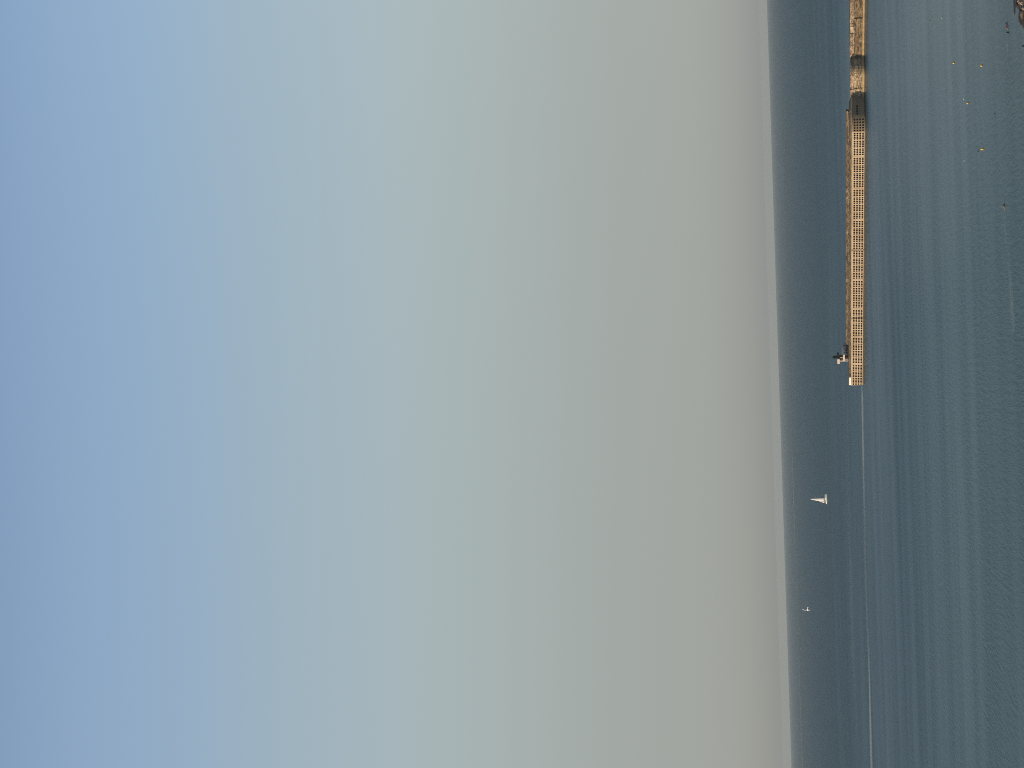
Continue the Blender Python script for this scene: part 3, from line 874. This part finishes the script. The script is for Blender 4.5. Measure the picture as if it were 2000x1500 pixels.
rock('low black reef rock awash beyond the brown shore', on_sea(1981.5, 8), (1.2, 1.3, .10), ROCKD, 2, .2, .35)
rock('dark brown rock at the waterline on the top corner', on_sea(1988.5, 5), (.8, 1.1, .26), ROCKD, 3, .1)
rock('golden sunlit rock standing on the brown shore', on_sea(1999, 4)+Vector((0, 0, .35)), (.26, .3, .26), ROCKG, 4, .4, .2)
rock('pale pinkish stone lying on the shore at the edge of the picture', on_sea(2003.5, 16)+Vector((0, 0, .25)), (.3, .3, .24), ROCKP, 5, .2, .2)
rock('grey brown boulder beside the golden rock', on_sea(1994.5, 0)+Vector((0, 0, .3)), (.4, .5, .22), ROCKP, 6, .8, .3)
rock('broad brown rock sloping to the right of the wet tongue', on_sea(1999.5, 24)+Vector((0, 0, .15)), (.8, 1.2, .3), ROCKB, 7, .35, .3)
rock('brown grey stone with a black cleft beside it', on_sea(2003, 5)+Vector((0, 0, .35)), (.3, .4, .3), ROCKP, 8, .2, .25)

# ------------------------------------------------------------------ air
mb = MB(); mb.box((-43000, -43000, -130), (43000, 43000, 36.6))
hz = N('sea_haze')
pv = hz.n('ShaderNodeVolumePrincipled')
pv.inputs['Color'].default_value = (.565, .625, .635, 1)
pv.inputs['Density'].default_value = 5.6e-5
pv.inputs['Anisotropy'].default_value = 0.
hz.l(pv.outputs[0], hz.out.inputs['Volume'])
ho = mb.build('haze', hz.mat)
tag(ho, None, None, kind='stuff')

# ------------------------------------------------------------------ light
SUN_EL = math.radians(15); SUN_AZ = math.radians(-80)         # azimuth from straight ahead, left negative
sd = Vector((math.sin(SUN_AZ)*math.cos(SUN_EL), math.cos(SUN_AZ)*math.cos(SUN_EL), math.sin(SUN_EL)))
sun = bpy.data.lights.new('sun', 'SUN'); sun.energy = 4.6; sun.angle = math.radians(.5); sun.color = (1, .83, .62)
so = link(bpy.data.objects.new('sun', sun)); so.rotation_euler = (-sd).to_track_quat('-Z', 'Y').to_euler(); so.location = sd*300
w = bpy.data.worlds.new('World'); SC.world = w; w.use_nodes = True
nt = w.node_tree; nt.nodes.clear()
out = nt.nodes.new('ShaderNodeOutputWorld'); bg = nt.nodes.new('ShaderNodeBackground')
sky = nt.nodes.new('ShaderNodeTexSky'); sky.sky_type = 'NISHITA'; sky.sun_disc = False
sky.sun_elevation = SUN_EL; sky.sun_rotation = SUN_AZ % (2*math.pi)
sky.air_density = 1.0; sky.dust_density = .6; sky.ozone_density = 1.2; sky.altitude = 36
# the evening air over this sea is milkier low down than the bare model: tint by elevation, dimmed overhead to cut fill light
tc = nt.nodes.new('ShaderNodeTexCoord'); sx = nt.nodes.new('ShaderNodeSeparateXYZ'); nt.links.new(tc.outputs['Generated'], sx.inputs[0])
cr = nt.nodes.new('ShaderNodeValToRGB'); nt.links.new(sx.outputs['Z'], cr.inputs[0])
TINT = [(0, (.80, 1.02, 1.74)), (.0408, (.775, .80, 1.09)), (.0807, (1.01, .92, 1.0)), (.1205, (1.331, 1.171, 1.106)),
        (.1501, (1.492, 1.306, 1.229)), (.1991, (1.639, 1.469, 1.376)), (.2376, (1.582, 1.527, 1.561)), (.2938, (1.606, 1.548, 1.649)),
        (.42, (.95, 1.0, 1.1)), (.7, (.5, .55, .68)), (1, (.4, .45, .6))]
while len(cr.color_ramp.elements) < len(TINT): cr.color_ramp.elements.new(.5)
cr.color_ramp.interpolation = 'B_SPLINE'
for e_, (p_, c_) in zip(cr.color_ramp.elements, TINT):
    e_.position = p_; e_.color = (c_[0]/2, c_[1]/2, c_[2]/2, 1)
mx = nt.nodes.new('ShaderNodeMix'); mx.data_type = 'RGBA'; mx.blend_type = 'MULTIPLY'; mx.inputs['Factor'].default_value = 1
nt.links.new(sky.outputs[0], mx.inputs[6]); nt.links.new(cr.outputs[0], mx.inputs[7])
dbl = nt.nodes.new('ShaderNodeVectorMath'); dbl.operation = 'SCALE'; dbl.inputs['Scale'].default_value = 2
# haze evens out the brightening towards the sun's side
cl = nt.nodes.new('ShaderNodeClamp'); cl.inputs['Min'].default_value = -.35; cl.inputs['Max'].default_value = .35
nt.links.new(sx.outputs['X'], cl.inputs['Value'])
az = nt.nodes.new('ShaderNodeMath'); az.operation = 'MULTIPLY_ADD'; az.inputs[1].default_value = .62*2; az.inputs[2].default_value = 2
nt.links.new(cl.outputs[0], az.inputs[0]); nt.links.new(az.outputs[0], dbl.inputs['Scale'])
nt.links.new(mx.outputs[2], dbl.inputs[0])
nt.links.new(dbl.outputs[0], bg.inputs['Color']); bg.inputs['Strength'].default_value = .1
nt.links.new(bg.outputs[0], out.inputs['Surface'])

# ------------------------------------------------------------------ camera
cam = bpy.data.cameras.new('camera'); co = link(bpy.data.objects.new('camera', cam))
cam.sensor_fit = 'HORIZONTAL'; cam.sensor_width = 36; cam.lens = 90; cam.clip_start = .5; cam.clip_end = 200000
M = Matrix.Identity(4)
for i in range(3):
    M[i][0] = -UP[i]; M[i][1] = RT[i]; M[i][2] = -FW[i]
M[2][3] = EYE
co.matrix_world = M
SC.camera = co
SC.view_settings.view_transform = 'Standard'; SC.view_settings.look = 'None'
SC.view_settings.exposure = 0; SC.view_settings.gamma = 1
SC.render.engine = 'CYCLES'
SC.cycles.volume_bounces = 1
SC.cycles.filter_width = .95
SC.cycles.max_bounces = 6
SC.cycles.use_denoising = False
